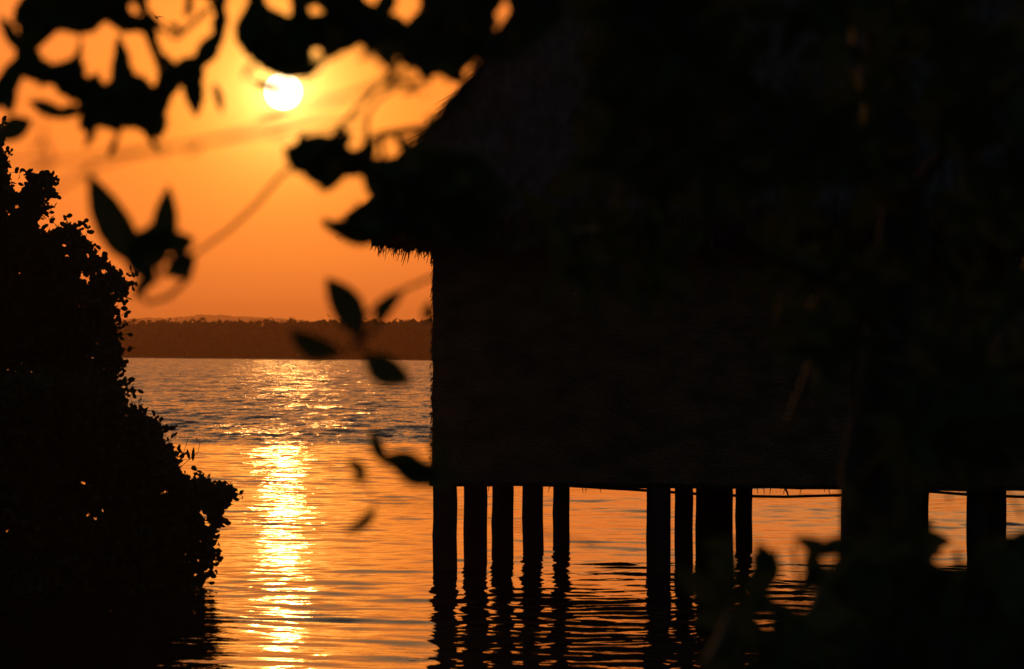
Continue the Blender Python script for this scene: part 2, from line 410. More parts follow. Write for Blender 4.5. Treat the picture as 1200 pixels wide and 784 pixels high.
# walls: main room, and the room set back to the right of it
wm = slab(0, 4.78, 0, 7.4, 1.02, 4.05, amp=.012); wall = wm.build('wall', M_wall, hut, True)
w2 = slab(4.80, 8.6, .55, 7.38, 1.0, 4.0, amp=.012); wall2 = w2.build('wall', M_wall, hut, True)
wm = slab(-.03, 8.7, .03, 7.5, .97, 1.015, step=.3, amp=.01); wm.build('floor', M_post, hut)
wm = slab(7.35, 9.6, -.25, 1.2, .84, 1.0, step=.3, amp=.01); wm.build('landing', M_post, hut)
# posts
def post_at(px, rpx, s_):
    k = (px - 600) / F; t_ = (k * (HC.y + hv.y * s_) - HC.x - hv.x * s_) / (hu.x - k * hu.y); return (t_, s_, rpx / F * (HC.y + hu.y * t_ + hv.y * s_))
posts = [post_at(*q_) for q_ in [(522, 14.5, .14), (558, 14, 1.95), (590, 13, 3.8), (624.5, 12.5, 5.6), (658.5, 10, 7.35), (772.5, 14.5, .14), (802, 11, 2.0), (829, 13, 3.75), (846, 13, 4.4), (872, 10, 6.75),
         (1000, 14, .14), (1020, 13.5, .2), (1040, 13, 2.6), (1058, 13, 4.2), (1077, 12.5, 5.8), (1147, 14.5, .35), (1166, 14, .5), (1225, 14, .35), (1290, 14, .4)]]
for (a, s, r) in posts:
    m_ = MB(); bx, by = random.uniform(-.03, .03), random.uniform(-.03, .03)
    pts = [hp(H(a + bx * (1 - k / 14) + .003 * math.sin(k * 1.7 + a * 5), s + by * (1 - k / 14), -1.5 + k * .19)) for k in range(14)]
    m_.tube(pts, [r * (1.03 - .004 * k + random.uniform(-.012, .012)) for k in range(14)], 14, wob=.018)
    m_.build('post', M_post, hut, True)
# floor joists seen end on, and stray wisps under the wall
m_ = MB()
for k in range(260):
    a = random.uniform(0, 8.5); s = random.choice([0, .02, random.uniform(0, 7)]); ln = random.choice([.02, .03, .04, .1])
    if a > 4.8: s += .6
    c = H(a, s, 1.01); m_.tube([hp(c), hp(c + Vector((random.uniform(-.03, .03), 0, -ln)))], [.008, .003], 3)
c = H(4.03, .05, 1.0); m_.tube([hp(c), hp(c + Vector((.03, 0, -.06))), hp(c + Vector((.05, 0, -.13)))], [.012, .012, .006], 5)
m_.build('straw_fringe', M_thatch, hut)
# roof: hipped, thick thatch
OV, EB, ET, SL = .60, 3.68, 4.10, 1.50
t0, t1, s0, s1 = -OV, 9.4, -OV, 7.4 + OV
half = (s1 - s0) / 2; RZ = ET + SL * half
def curve(k):    # 0 eave .. 1 ridge
    return k
m_ = MB(); NL = 26
def roofpt(side, a, k):
    """side 0 front,1 left,2 back,3 right; a along 0..1, k up 0..1"""
    i = half * k; z = ET + SL * half * curve(k)
    c = [(t0 + i, s0 + i), (t0 + i, s1 - i), (t1 - i, s1 - i), (t1 - i, s0 + i)]
    A, B = {0: (c[0], c[3]), 1: (c[1], c[0]), 2: (c[2], c[1]), 3: (c[3], c[2])}[side]
    return H(A[0] + (B[0] - A[0]) * a, A[1] + (B[1] - A[1]) * a, z)
for side in range(4):
    P = []
    for k in range(NL + 1):
        for a in range(61):
            p_ = roofpt(side, a / 60, k / NL); e = (0 if a in (0, 60) else .03 * math.sin(a * 1.9 + k * .7) * math.sin(k * 1.3))
            P.append(hp(p_ + Vector((0, 0, e + .025 * math.sin(k * .9)))))
    m_.add(P, [(k * 61 + a, k * 61 + a + 1, (k + 1) * 61 + a + 1, (k + 1) * 61 + a) for k in range(NL) for a in range(60)])
    # cut face of the eave and the underside
    E = []
    for a in range(61):
        p_ = roofpt(side, a / 60, 0); inn = {0: hv, 1: hu, 2: -hv, 3: -hu}[side]
        q0 = p_ + Vector((0, 0, .025 * 0)); q1 = p_ + inn * .12 + Vector((0, 0, EB - ET + .03 * math.sin(a * 2.3)))
        q2 = roofpt(side, a / 60, .30) + Vector((0, 0, -.45))
        E += [hp(q0), hp(q1), hp(q2)]
    m_.add(E, [(a * 3 + j, a * 3 + j + 1, (a + 1) * 3 + j + 1, (a + 1) * 3 + j) for a in range(60) for j in range(2)])
roof = m_.build('roof', M_thatch, hut, True)
def straws(name, rows, parent):
    mb_ = MB(); V = []; 
    for (p_, d, wd) in rows:
        d = Vector(d); sd = d.cross(Vector((random.uniform(-1, 1), random.uniform(-1, 1), random.uniform(-1, 1)))).normalized() * wd
        mid = Vector(p_) + d * .55 + Vector((0, 0, -.02 * random.random())); e = Vector(p_) + d
        V += [hp(Vector(p_) - sd), hp(Vector(p_) + sd), hp(mid - sd * .8), hp(mid + sd * .8), hp(e - sd * .25), hp(e + sd * .25)]
    n_ = len(rows); mb_.add(V, [f for i in range(n_) for f in ((6 * i, 6 * i + 1, 6 * i + 3, 6 * i + 2), (6 * i + 2, 6 * i + 3, 6 * i + 5, 6 * i + 4))])
    return mb_.build(name, M_thatch, parent)
rows = []
def slope_dir(side, a=.5): 
    return (roofpt(side, a, .3) - roofpt(side, a, .4)).normalized()
dn = {0: (-hv * 1 + Vector((0, 0, -SL))).normalized(), 1: (-hu * 1 + Vector((0, 0, -SL))).normalized(), 2: (hv + Vector((0, 0, -SL))).normalized(), 3: (hu + Vector((0, 0, -SL))).normalized()}
nrm = {0: (-hv * SL + Vector((0, 0, 1))).normalized(), 1: (-hu * SL + Vector((0, 0, 1))).normalized(), 2: (hv * SL + Vector((0, 0, 1))).normalized(), 3: (hu * SL + Vector((0, 0, 1))).normalized()}
jit = lambda s: Vector((random.gauss(0, s), random.gauss(0, s), random.gauss(0, s)))
for i in range(15000):      # shaggy surface
    side = random.choice([0, 0, 0, 1, 1, 1, 2, 3]); k = random.random() ** 1.3; a = random.random()
    p_ = roofpt(side, a, k) + nrm[side] * random.uniform(0, .03)
    rows.append((p_, (dn[side] + nrm[side] * random.uniform(0, .22) + jit(.07)) * random.uniform(.12, .34), random.uniform(.003, .007)))
for i in range(7000):       # along the hips
    side = random.choice([1, 1, 0]); k = random.random() * .62; a = (1 - random.random() ** 2 * .04) if side == 1 else random.random() ** 2 * .03
    p_ = roofpt(side, a, k) + nrm[side] * random.uniform(-.02, .03)
    rows.append((p_, (dn[1] * 1.0 + nrm[1] * random.uniform(.0, .34) * (.5 + .5 * math.sin(k * 90)) + nrm[1] * .06 + jit(.09)) * random.uniform(.18, .52), random.uniform(.004, .008)))
straws('thatch', rows, roof)
rows = []
for i in range(9500):       # fringe of the eaves
    side = random.choice([0, 0, 1, 1, 2, 3]); a = random.random()
    inn = {0: hv, 1: hu, 2: -hv, 3: -hu}[side]; f_ = random.random()
    clump = .5 + .5 * math.sin(a * 61) * math.sin(a * 23 + 1)
    p_ = roofpt(side, a, 0) + inn * (.12 * f_ + random.uniform(0, .05)) + Vector((0, 0, (EB - ET) * f_ * .95))
    rows.append((p_, Vector((0, 0, -1)) * random.uniform(.05, .09 + .14 * clump * f_) + (-inn) * random.uniform(-.02, .07) + jit(.02), random.uniform(.004, .009)))
straws('eave_fringe', rows, roof)
rows = []
for i in range(900):       # frayed edges of the woven wall
    if random.random() < .55: p_ = H(random.uniform(-.02, .01), random.uniform(-.02, .05), random.uniform(1.0, 3.9)); d_ = Vector((-random.uniform(.2, 1), random.uniform(-.5, .2), -random.uniform(.4, 1.6)))
    else: p_ = H(random.uniform(0, 4.78), random.uniform(-.02, .02), 1.03); d_ = Vector((random.gauss(0, .3), -.1, -1))
    rows.append((p_, d_.normalized() * random.choice([.012, .018, .025, .04]), random.uniform(.003, .007)))
straws('fringe', rows, wall)

# pipe slung below
m_ = MB(); pp = []
for px, py, d in [(560, 560, 52.4), (606, 564, 52.2), (668, 569.5, 52), (757, 574.8, 51.6), (820, 579, 51.4), (880, 581.5, 51.2), (920, 582.2, 51.2), (980, 580.5, 51), (1040, 577.5, 51), (1092, 576.2, 51), (1132, 579.5, 51), (1190, 582, 51), (1300, 585, 51)]:
    pp.append(at(px, py, d))
O = pp[0].copy(); m_.o = np.array(O); m_.tube(pp, .017, 8)
o = m_.build('water_pipe', M_rope, None, True); o.location = O; tag(o, 'thin dark pipe sagging between the stilts just below the hut floor', 'pipe')

# ------------------------------------------------------------------ mangrove shrubs on the left
def shrub(label, outline, d0, depth, nleaf, holes, trunk_px, seedn):
    rg = np.random.default_rng(seedn); rs = random.Random(seedn)
    xs_ = [a for a, _ in outline]; ys_ = [b_ for _, b_ in outline]
    base = at(trunk_px, 690, d0 + depth / 2); base.z = -.1
    r = empty('mangrove_shrub', tuple(base), label, 'shrub', 'mangroves standing in the water at the left')
    o = np.array(base)
    # crown
    mb_ = MB(o); K = 5000
    B = []
    cx, cy = np.mean(xs_), np.mean(ys_); n0 = 0
    # twigs with leaves at both sides along the outline
    n = len(outline); tw = mb_
    pts = []
    for i in range(n):
        (x1, y1), (x2, y2) = outline[i], outline[(i + 1) % n]
        ln = math.hypot(x2 - x1, y2 - y1)
        if x1 < -15 and x2 < -15: continue
        for q_ in range(max(1, int(ln / 4.0))):
            u = rs.random(); x = x1 + (x2 - x1) * u; y = y1 + (y2 - y1) * u
            ox, oy = (y2 - y1) / ln, -(x2 - x1) / ln
            if inpoly(outline, x + ox * 3, y + oy * 3): ox, oy = -ox, -oy
            pts.append((x, y, ox, oy))
    lb, ldv, lnn, ll, lw = [], [], [], [], []
    for (x, y, ox, oy) in pts:
        d = d0 + rs.uniform(.15, .85) * depth
        ex_, ey_ = ox + rs.gauss(0, .55), oy + rs.gauss(0, .45) - .35
        m = math.hypot(ex_, ey_) or 1; ex_ /= m; ey_ /= m; tl = rs.uniform(2, 10) if rs.random() < .85 else rs.uniform(12, 22)
        a = at(x - ox * 9 - ex_ * 6, y - oy * 9 - ey_ * 6, d); e = at(x - ox * 3 + ex_ * tl, y - oy * 3 + ey_ * tl, d + rs.uniform(-.1, .1))
        tw.tube([a, (a + e) / 2 + Vector((rs.gauss(0, .01), 0, rs.gauss(0, .01))), e], [.005, .004, .003], 4, False)
        m_ = rs.randint(4, 8)
        for j in range(m_):
            u = 1 - (j // 2) * .17 - rs.random() * .05; p0 = a + (e - a) * max(u, 0)
            dv = (e - a).normalized() * rs.uniform(-.1, .8) + Vector((rs.gauss(0, .8), rs.gauss(0, .7), rs.gauss(.15, .7)))
            lb.append(p0[:]); ldv.append(dv[:]); lnn.append((rs.gauss(0, 1), rs.gauss(-.3, 1), rs.gauss(.2, .6))); s_ = rs.uniform(.045, .085); ll.append(s_); lw.append(s_ * rs.uniform(.48, .82))
    # body
    x = rg.uniform(min(xs_), max(xs_), nleaf * 3); y = rg.uniform(min(ys_), max(ys_), nleaf * 3)
    ok = inpoly(outline, x, y)
    for (hx, hy, hr) in holes: ok &= ((x - hx) ** 2 + (y - hy) ** 2 > (hr * .75 + 2.6) ** 2)
    x, y = x[ok][:nleaf], y[ok][:nleaf]
    dd = d0 + depth * rg.beta(1.6, 1.6, len(x))
    P = np.array([at(a, b_, c)[:] for a, b_, c in zip(x, y, dd)])
    s_ = rg.uniform(.05, .085, len(x))
    D = rg.normal(0, 1, (len(x), 3)) + np.array([0, 0, .3]); NN = rg.normal(0, 1, (len(x), 3)) + np.array([0, -.4, .3])
    P = P - .5 * D / np.linalg.norm(D, axis=1, keepdims=True) * s_[:, None]
    add_leaves_np(mb_, P, D, NN, s_, s_ * rg.uniform(.6, .8, len(x)))
    add_leaves_np(mb_, np.array(lb), np.array(ldv), np.array(lnn), np.array(ll), np.array(lw))
    mb_.build('crown', M_bushleaf, r)
    # trunks, limbs and prop roots
    tr = MB(o); top = at(cx - 10, min(ys_) + 60, d0 + depth / 2)
    for j in range(4):
        tx = at(rs.uniform(max(min(xs_), trunk_px - 140), max(xs_) - 115), rs.uniform(min(ys_) + 95, max(480, min(ys_) + 170)), d0 + rs.uniform(.25, .75) * depth)
        b0 = base + Vector((rs.uniform(-.5, .5), rs.uniform(-.5, .5), 0)); md = b0.lerp(tx, .5) + Vector((rs.uniform(-.2, .2), 0, rs.uniform(0, .3)))
        P3 = [b0.lerp(md, k / 4) if k <= 4 else md.lerp(tx, (k - 4) / 5) for k in range(10)]
        tr.tube([q_ + Vector((rs.gauss(0, .02), rs.gauss(0, .02), 0)) for q_ in P3], [.07 - .006 * k for k in range(10)], 7)
        for q_ in range(5):
            s0_ = P3[rs.randint(4, 9)]; e = s0_ + Vector((rs.uniform(-.6, .25), rs.uniform(-.5, .5), rs.uniform(.0, .4)))
            tr.tube([s0_, s0_.lerp(e, .5) + Vector((0, 0, .06)), e], [.022, .015, .006], 5)
    tr.build('trunk', M_bark, r, True)
    pr = MB(o)
    for j in range(16):
        a = rs.uniform(0, 6.28); rr_ = rs.uniform(.3, 1.1); b0 = base + Vector((rs.uniform(-.4, .4), rs.uniform(-.3, .3), rs.uniform(.5, 1.0)))
        e = base + Vector((math.cos(a) * rr_, math.sin(a) * rr_ * .7, -.5)); md = b0.lerp(e, .45) + Vector((0, 0, .25))
        pr.tube([b0, b0.lerp(md, .5) + Vector((0, 0, .06)), md, md.lerp(e, .5), e], [.03, .026, .024, .022, .02], 5)
    pr.build('prop_root', M_bark, r, True)
    return r
out_tall = [(-230, 120), (-120, 60), (-60, 90), (-30, 120), (-8, 140), (3, 158), (2, 175), (6, 195), (10, 220), (24, 235), (28, 222), (34, 205), (44, 206), (55, 200), (62, 212), (60, 232), (50, 248), (40, 262), (48, 272), (54, 280), (60, 272), (70, 268),
            (84, 264), (92, 276), (106, 284), (108, 298), (122, 305), (140, 322), (150, 334), (146, 346), (136, 352), (133, 372), (137, 400), (143, 410), (140, 425), (136, 445), (143, 458), (120, 520), (60, 600), (-100, 640), (-240, 600)]
out_low = [(-220, 430), (-60, 440), (60, 440), (128, 452), (147, 468), (152, 478), (160, 482), (172, 490), (186, 494), (189, 508), (188, 520), (196, 524), (203, 532), (205, 545), (214, 556), (226, 566), (240, 560), (250, 568), (262, 574), (272, 570), (276, 576), (268, 590),
           (258, 600), (260, 612), (250, 622), (248, 636), (252, 650), (246, 664), (238, 668), (240, 680), (230, 690), (222, 700), (100, 712), (-60, 716), (-220, 712)]
shrub('tall mangrove with round leaves at the left edge, its top spray under the blurred leaves', out_tall, 45.6, 3.0, 90000,
      [(103, 300, 1.5), (80, 300, 1), (97, 325, 2.5), (103, 329, 2), (112, 322, 1), (74, 288, 1), (56, 235, 4), (18, 436, 1.5), (22, 445, 1), (120, 452, 1.5), (122, 318, 2.5), (20, 242, 2)], -20, 11)
shrub('low mangrove spreading out over the water in front of the tall one', out_low, 43.4, 2.6, 75000,
      [(8, 622, 1), (8, 629, 1), (9, 634, 2), (60, 637, 1.5), (72, 633, 1), (103, 604, 1.5), (112, 608, 1), (120, 598, 1), (98, 566, 1.2), (240, 605, 3), (243, 614, 3), (236, 600, 1), (253, 596, 2), (232, 657, 1.5), (228, 673, 1.5), (193, 576, 1)], 40, 12)
# fine bare twig looping out of the low mangrove
m_ = MB(); a = [at(207, 552, 44), at(220, 540, 44), at(232, 530, 44), at(234, 520, 44), at(230, 512, 44)]; O = a[0].copy(); m_.o = np.array(O)
low = [o for o in bpy.data.objects if o.name.startswith('mangrove_shrub') and 'low' in o['label']][0]
m_ = MB(low.location)
m_.tube(a, .004, 4); m_.tube([at(210, 545, 44), at(216, 528, 44), at(221, 512, 44)], .0035, 4)
for (x1, y1, x2, y2) in [(207, 524, 213, 531), (219, 526, 222, 538), (227, 524, 226, 540), (211, 520, 209, 528)]:
    add_leaf(m_, at(x1, y1, 44), at(x2, y2, 44), .035, (0, -1, .2), kind='round')
m_.build('sprig', M_bushleaf, low)

# ------------------------------------------------------------------ blurred foliage close to the camera
NEAR = 6.0
def near_leaf(mb_, x1, y1, x2, y2, wpx, d, side=0., tilt=.2, kind='lance'):
    b0 = at(x1, y1, d); t_ = at(x2, y2, d + random.uniform(-.02, .02))
    nrmv = (CAM - b0).normalized() + Vector((random.gauss(0, tilt), random.gauss(0, tilt), random.gauss(0, tilt)))
    add_leaf(mb_, b0, b0 + (t_ - b0) * 1.06, 1.28 * wpx / F * d, nrmv, curl=random.uniform(.02, .1), side=side, kind=kind)
def twig(mb_, pts, d, r0, r1, dd=0.):
    n = len(pts); P = [at(p_[0], p_[1], d + dd * i / max(1, n - 1)) for i, p_ in enumerate(pts)]
    mb_.tube(P, [r0 + (r1 - r0) * i / max(1, n - 1) for i in range(n)], 6)

def fill(polys, holes, d_lo, d_hi, mb_, tw, anchors, seedn, Lmax=78, cover=.997, x0=-40, x1=680, y0=-40, y1=300, wr=.36, step=2.5):
    """pack leaves of real size into a spray whose outline and gaps are given; join each leaf to the nearest stem by a stalk"""
    rs = random.Random(seedn); gx = np.arange(x0, x1, step); gy = np.arange(y0, y1, step); GX, GY = np.meshgrid(gx, gy)
    m = np.zeros(GX.shape, bool); hm = np.zeros(GX.shape, bool)
    for p_ in polys: m |= inpoly(p_, GX, GY)
    for h_ in holes:
        if len(h_) == 4 and not hasattr(h_[0], '__len__'): hm |= ((GX - h_[0]) / (h_[2] * 1.35)) ** 2 + ((GY - h_[1]) / (h_[3] * 1.35)) ** 2 < 1
        else: hm |= inpoly(h_, GX, GY)
    m &= ~hm
    todo = m.copy(); total = m.sum(); att = [(a[0], a[1], a[2] if len(a) > 2 else (d_lo + d_hi) / 2) for a in anchors]
    L_ = Lmax; fails = 0; nl = 0
    while todo.sum() > (1 - cover) * total and nl < 2500:
        yy, xx = np.nonzero(todo); i = rs.randrange(len(yy)); cx, cy = gx[xx[i]], gy[yy[i]]
        ok = False
        for tr_ in range(14):
            a = rs.uniform(0, math.pi * 2); ln = L_ * rs.uniform(.75, 1.05); wd = ln * wr * rs.uniform(.8, 1.15)
            c_, s_ = math.cos(a), math.sin(a); off = rs.uniform(-.3, .3) * ln
            mx, my = cx + c_ * off, cy + s_ * off
            u = np.array([-.5, -.35, -.2, 0, .2, .35, .5]); hw = np.array([0, .62, .95, 1, .85, .5, 0]) * wd / 2
            sx = np.concatenate([mx + c_ * u * ln - s_ * hw, mx + c_ * u * ln + s_ * hw]); sy = np.concatenate([my + s_ * u * ln + c_ * hw, my + s_ * u * ln - c_ * hw])
            jx = np.clip(((sx - x0) / step).astype(int), 0, len(gx) - 1); jy = np.clip(((sy - y0) / step).astype(int), 0, len(gy) - 1)
            inside = m[jy, jx] | (sx < x0) | (sx > x1) | (sy < y0)
            if inside.mean() > (.86 if L_ > 30 else .78) and hm[jy, jx].mean() < (.08 if L_ > 30 else .15): ok = True; break
        if not ok:
            fails += 1
            if fails > 12: L_ = max(11, L_ * .9); fails = 0
            if L_ <= 11 and rs.random() < .3: todo[yy[i], xx[i]] = False
            continue
        fails = 0; nl += 1
        if nl % 40 == 0: L_ = min(Lmax, L_ * 1.15)
        b0 = (mx - c_ * .5 * ln, my - s_ * .5 * ln); e0 = (mx + c_ * .5 * ln, my + s_ * .5 * ln)
        # base is the end nearer to a stem
        def dist(q_): 
            return min(((q_[0] - t_[0]) ** 2 + (q_[1] - t_[1]) ** 2, k) for k, t_ in enumerate(att))
        (db, kb), (de, ke) = dist(b0), dist(e0)
        if de < db: b0, e0, kb, db = e0, b0, ke, de
        d = min(d_hi, max(d_lo, att[kb][2] + rs.gauss(0, .08)))
        random.seed(seedn * 1000 + nl)
        near_leaf(mb_, b0[0], b0[1], e0[0], e0[1], wd * 1.18, d)
        t_ = att[kb]
        if 4 < math.sqrt(db) < 90: tw.tube([at(t_[0], t_[1], t_[2]), at(b0[0], b0[1], d)], [.0016, .0011], 4, False)
        att.append((b0[0], b0[1], d))
        # mark covered
        ux = (GX - mx) * c_ + (GY - my) * s_; vx = -(GX - mx) * s_ + (GY - my) * c_
        f_ = np.clip(1 - (2 * ux / ln) ** 2, 0, 1)
        todo &= ~((np.abs(ux) < ln / 2) & (np.abs(vx) < wd / 2 * f_ ** .7))
    return nl
def branch(name, label, pts_px, d, cat='branch', group=None):
    p0 = at(pts_px[0][0], pts_px[0][1], d)
    return empty(name, tuple(p0), label, cat, group)
GRP = 'out of focus leafy branches hanging close to the camera'

# --- top left spray
stem = [(150, -420), (140, -250), (120, -90), (100, 0), (75, 20), (50, 45), (35, 60), (20, 90), (5, 120)]
r = branch('leafy_branch', 'large blurred leafy branch covering the top left corner of the view', stem, 6.2, group=GRP)
lm, sm = MB(r.location), MB(r.location)
twig(sm, stem, 6.2, .016, .003); st2 = [(120, -60), (150, 15), (172, 40), (185, 75), (190, 100), (180, 130), (165, 150)]; twig(sm, st2, 6.2, .006, .002)
st3 = [(140, -80), (200, -20), (245, -5), (258, 20), (252, 50), (236, 72), (212, 82), (190, 100), (150, 110), (110, 100), (60, 85)]; twig(sm, st3, 6.15, .007, .002)
st4 = [(245, 10), (206, 45), (180, 28), (160, 18), (140, 22), (100, 15), (60, 22), (20, 22)]; twig(sm, st4, 6.1, .004, .002)
D1 = [(30, -40), (28, 0), (12, 14), (22, 33), (20, 68), (18, 82), (22, 86), (46, 99), (72, 99), (76, 112), (84, 117), (97, 115), (97, 140), (90, 149), (100, 153), (108, 155), (112, 148), (122, 143), (133, 152), (134, 172), (138, 160), (142, 148), (160, 150), (172, 160), (188, 163), (192, 150), (193, 137), (196, 125), (200, 103), (212, 94), (218, 110), (228, 132), (238, 115), (234, 95), (232, 85), (245, 71), (256, 52), (264, 36), (263, -40)]
H1 = [(125, 97, 5, 7), (173, 97, 6, 9), (88, 128, 5, 9), (147, 128, 4, 4), (112, 62, 5, 8), (60, 88, 6, 5), [(34, 36), (64, 33), (94, 41), (84, 69), (56, 76), (46, 64)], [(97, 28), (133, 26), (138, 38), (131, 71), (132, 102), (122, 108), (113, 76), (112, 94), (102, 96), (94, 64)],
      [(139, 36), (173, 36), (179, 56), (190, 74), (182, 102), (170, 100), (167, 89), (157, 89), (148, 61)], [(179, 31), (194, 29), (237, 56), (230, 71), (207, 79), (199, 66), (189, 61)],
      [(173, -40), (217, -40), (217, 15), (212, 28), (186, 26), (170, 8)], [(142, 3), (163, 5), (163, 22), (145, 20)], [(228, -40), (249, -40), (247, 51), (232, 56), (209, 33), (224, 13)]]
print('leaves', fill([D1], H1, 5.9, 6.5, lm, sm, [(p_[0], p_[1], 6.2) for p_ in stem[3:] + st2 + st3 + st4], 21))
for a in [(0, 86, 12, 132, 22), (33, 118, 82, 137, 15), (38, 141, -6, 162, 24), (250, 96, 259, 132, 9), (28, 60, -8, 128, 22), (68, 128, 96, 132, 12), (222, 76, 230, 134, 20), (214, 80, 186, 98, 20), (226, 76, 262, 38, 18), (200, 84, 240, 70, 18), (20, 60, 0, 20, 14), (138, 158, 128, 184, 7), (172, 156, 188, 180, 6), (112, 150, 100, 172, 8), (96, 40, 120, 20, 12)]:
    near_leaf(lm, *a, 6.1)
lm.build('foliage', M_leaf, r); sm.build('stem', M_bark, r, True)

# --- top centre spray
stem = [(420, -400), (410, -240), (400, -90), (395, -10), (380, 25), (345, 40), (320, 60), (300, 50)]
r = branch('leafy_branch', 'broad blurred leafy branch hanging above the sun', stem, 6.0, group=GRP)
lm, sm = MB(r.location), MB(r.location)
twig(sm, stem, 6.0, .015, .003); st2 = [(398, -40), (440, 25), (480, 45), (500, 70), (530, 78), (560, 60)]; twig(sm, st2, 6.0, .006, .002)
st3 = [(398, -40), (500, -10), (560, 10), (590, 50)]; twig(sm, st3, 6.0, .005, .002)
D2 = [(291, -40), (291, 0), (287, 10), (278, 22), (274, 33), (278, 47), (282, 58), (297, 67), (308, 76), (316, 84), (330, 86), (347, 90), (362, 82), (360, 67), (362, 57), (372, 50), (383, 55), (387, 67), (395, 60), (407, 57), (415, 46), (427, 48), (427, 57), (440, 57), (454, 50), (462, 48), (469, 58), (469, 73), (483, 77), (491, 86), (498, 95), (541, 97), (610, 60), (660, 20), (660, -40)]
H2 = [[(306, -40), (345, -40), (340, 8), (333, 22), (328, 23), (320, 14), (306, 0)], (371, 14, 10, 9), (391, 37, 7, 9), [(415, -40), (447, -40), (447, 0), (432, 13), (420, 8)],
      [(462, -40), (492, -40), (491, 9), (482, 26), (471, 26), (463, 32), (454, 31), (454, 17), (463, 6)], (534, 22, 8, 8), (549, 42, 8, 9), (517, 87, 11, 7), (555, 85, 12, 8), (568, 74, 10, 7), (586, 43, 9, 9), (591, 14, 9, 13), (333, 76, 5, 6), (343, 66, 4.5, 4.5)]
print('leaves', fill([D2], H2, 5.7, 6.3, lm, sm, [(p_[0], p_[1], 6.0) for p_ in stem[3:] + st2 + st3], 22))
near_leaf(lm, 293, 95, 335, 107, 9, 6.1)
near_leaf(lm, 345, 128, 300, 140, 5, 5.6)
for a in [(383, 60, 355, 95, 12), (410, 50, 372, 70, 12), (470, 78, 440, 60, 14), (540, 95, 515, 70, 20), (497, 93, 472, 110, 9), (478, 84, 455, 108, 8), (300, 70, 285, 92, 7), (455, 50, 420, 70, 8)]: near_leaf(lm, *a, 4.9)
lm.build('foliage', M_leaf, r); sm.build('stem', M_bark, r, True)

# --- middle spray in front of the left end of the roof
stem = [(640, -60), (600, 20), (540, 110), (500, 150), (447, 158), (420, 178), (385, 182), (350, 180)]
r = branch('leafy_branch', 'blurred leafy branch crossing the left hip of the thatched roof', stem, 5.9, group=GRP)
lm, sm = MB(r.location), MB(r.location)
twig(sm, stem, 5.9, .009, .003); st2 = [(447, 158), (450, 200), (430, 245), (400, 262)]; twig(sm, st2, 5.9, .004, .002)
twig(sm, [(430, 160), (431, 135), (442, 118), (462, 104), (478, 84)], 5.9, .003, .002)
D3 = [(331, 176), (349, 168), (348, 157), (375, 159), (394, 159), (403, 147), (409, 158), (430, 158), (436, 165), (438, 181), (460, 186), (475, 184), (500, 170), (560, 180), (600, 230), (560, 290), (500, 282), (470, 270), (430, 284), (407, 280), (387, 270), (369, 254), (380, 256), (396, 264), (407, 250), (419, 238), (430, 246), (440, 226), (438, 212), (430, 205), (409, 204), (391, 214), (378, 222), (366, 210), (339, 194)]
H3 = [(393, 170, 5, 5), (368, 168, 6, 6), (417, 170, 8, 9), (387, 196, 9, 9), (443, 192, 6, 9)]
print('leaves', fill([D3], H3, 5.6, 6.2, lm, sm, [(p_[0], p_[1], 5.9) for p_ in stem[3:] + st2], 23, cover=.996))
for a in [(450, 240, 425, 202, 13), (470, 215, 442, 186, 18), (500, 190, 464, 162, 14), (520, 160, 500, 136, 11), (560, 122, 522, 122, 10), (402, 210, 372, 222, 9), (350, 185, 332, 172, 10), (455, 268, 420, 258, 16), (360, 200, 372, 214, 9)]: near_leaf(lm, *a, 5.6)
lm.build('foliage', M_leaf, r); sm.build('stem', M_bark, r, True)

# --- sprays of a few countable leaves
def sprig(label, stem, d, leaves, twigs, r0=.004, r1=.0018):
    r = branch('leafy_sprig', label, stem, d, 'sprig', 'blurred sprigs of a few leaves in front of the water and sky')
    sm = MB(r.location); twig(sm, stem, d, r0, r1)
    for t_ in twigs: twig(sm, t_, d, .0038, .0028)
    sm.build('stem', M_bark, r, True)
    for L_ in leaves:
        lm = MB(r.location); near_leaf(lm, *L_[:5], d, side=L_[5] if len(L_) > 5 else 0., tilt=.15); lm.build('leaf', M_leaf, r)
    return r
sprig('blurred sprig with a fan of broad leaves left of centre in the open sky', [(800, -500), (620, -200), (480, 60), (375, 175), (330, 205), (300, 240), (270, 268), (225, 300), (190, 322), (165, 345)], 5.6,
      [(168, 318, 108, 210, 34, -.03), (188, 312, 197, 222, 25), (190, 290, 226, 281, 24), (192, 322, 227, 300, 24, .05), (150, 300, 172, 296, 26), (150, 278, 176, 292, 28), (182, 290, 205, 268, 22), (166, 330, 182, 318, 20), (185, 322, 160, 352, 12, .15), (150, 290, 180, 325, 26), (176, 262, 182, 300, 30)],
      [[(225, 300), (222, 325), (198, 348), (172, 355), (164, 342)], [(225, 300), (190, 305), (165, 318)], [(190, 322), (180, 300)]])
sprig('blurred sprig of four spread leaves hanging over the far treeline', [(900, 120), (700, 240), (560, 300), (506, 325), (471, 340), (446, 353), (430, 368), (422, 398)], 5.5,
      [(421, 397, 384, 329, 31, .05), (402, 412, 342, 388, 24, -.10), (426, 416, 480, 446, 29, .04), (440, 386, 473, 342, 16, -.14), (504, 352, 500, 376, 12)],
      [[(422, 398), (405, 412)], [(422, 398), (428, 416)], [(422, 398), (440, 386)]], .0035)
sprig('blurred sprig with upturned leaf against the water beside the hut wall', [(900, 480), (700, 540), (560, 560), (508, 556), (480, 548), (456, 540)], 5.7,
      [(454, 548, 437, 502, 14, -.05), (500, 548, 450, 536, 24), (515, 560, 462, 545, 28), (520, 545, 507, 508, 16), (540, 556, 480, 556, 26)], [])
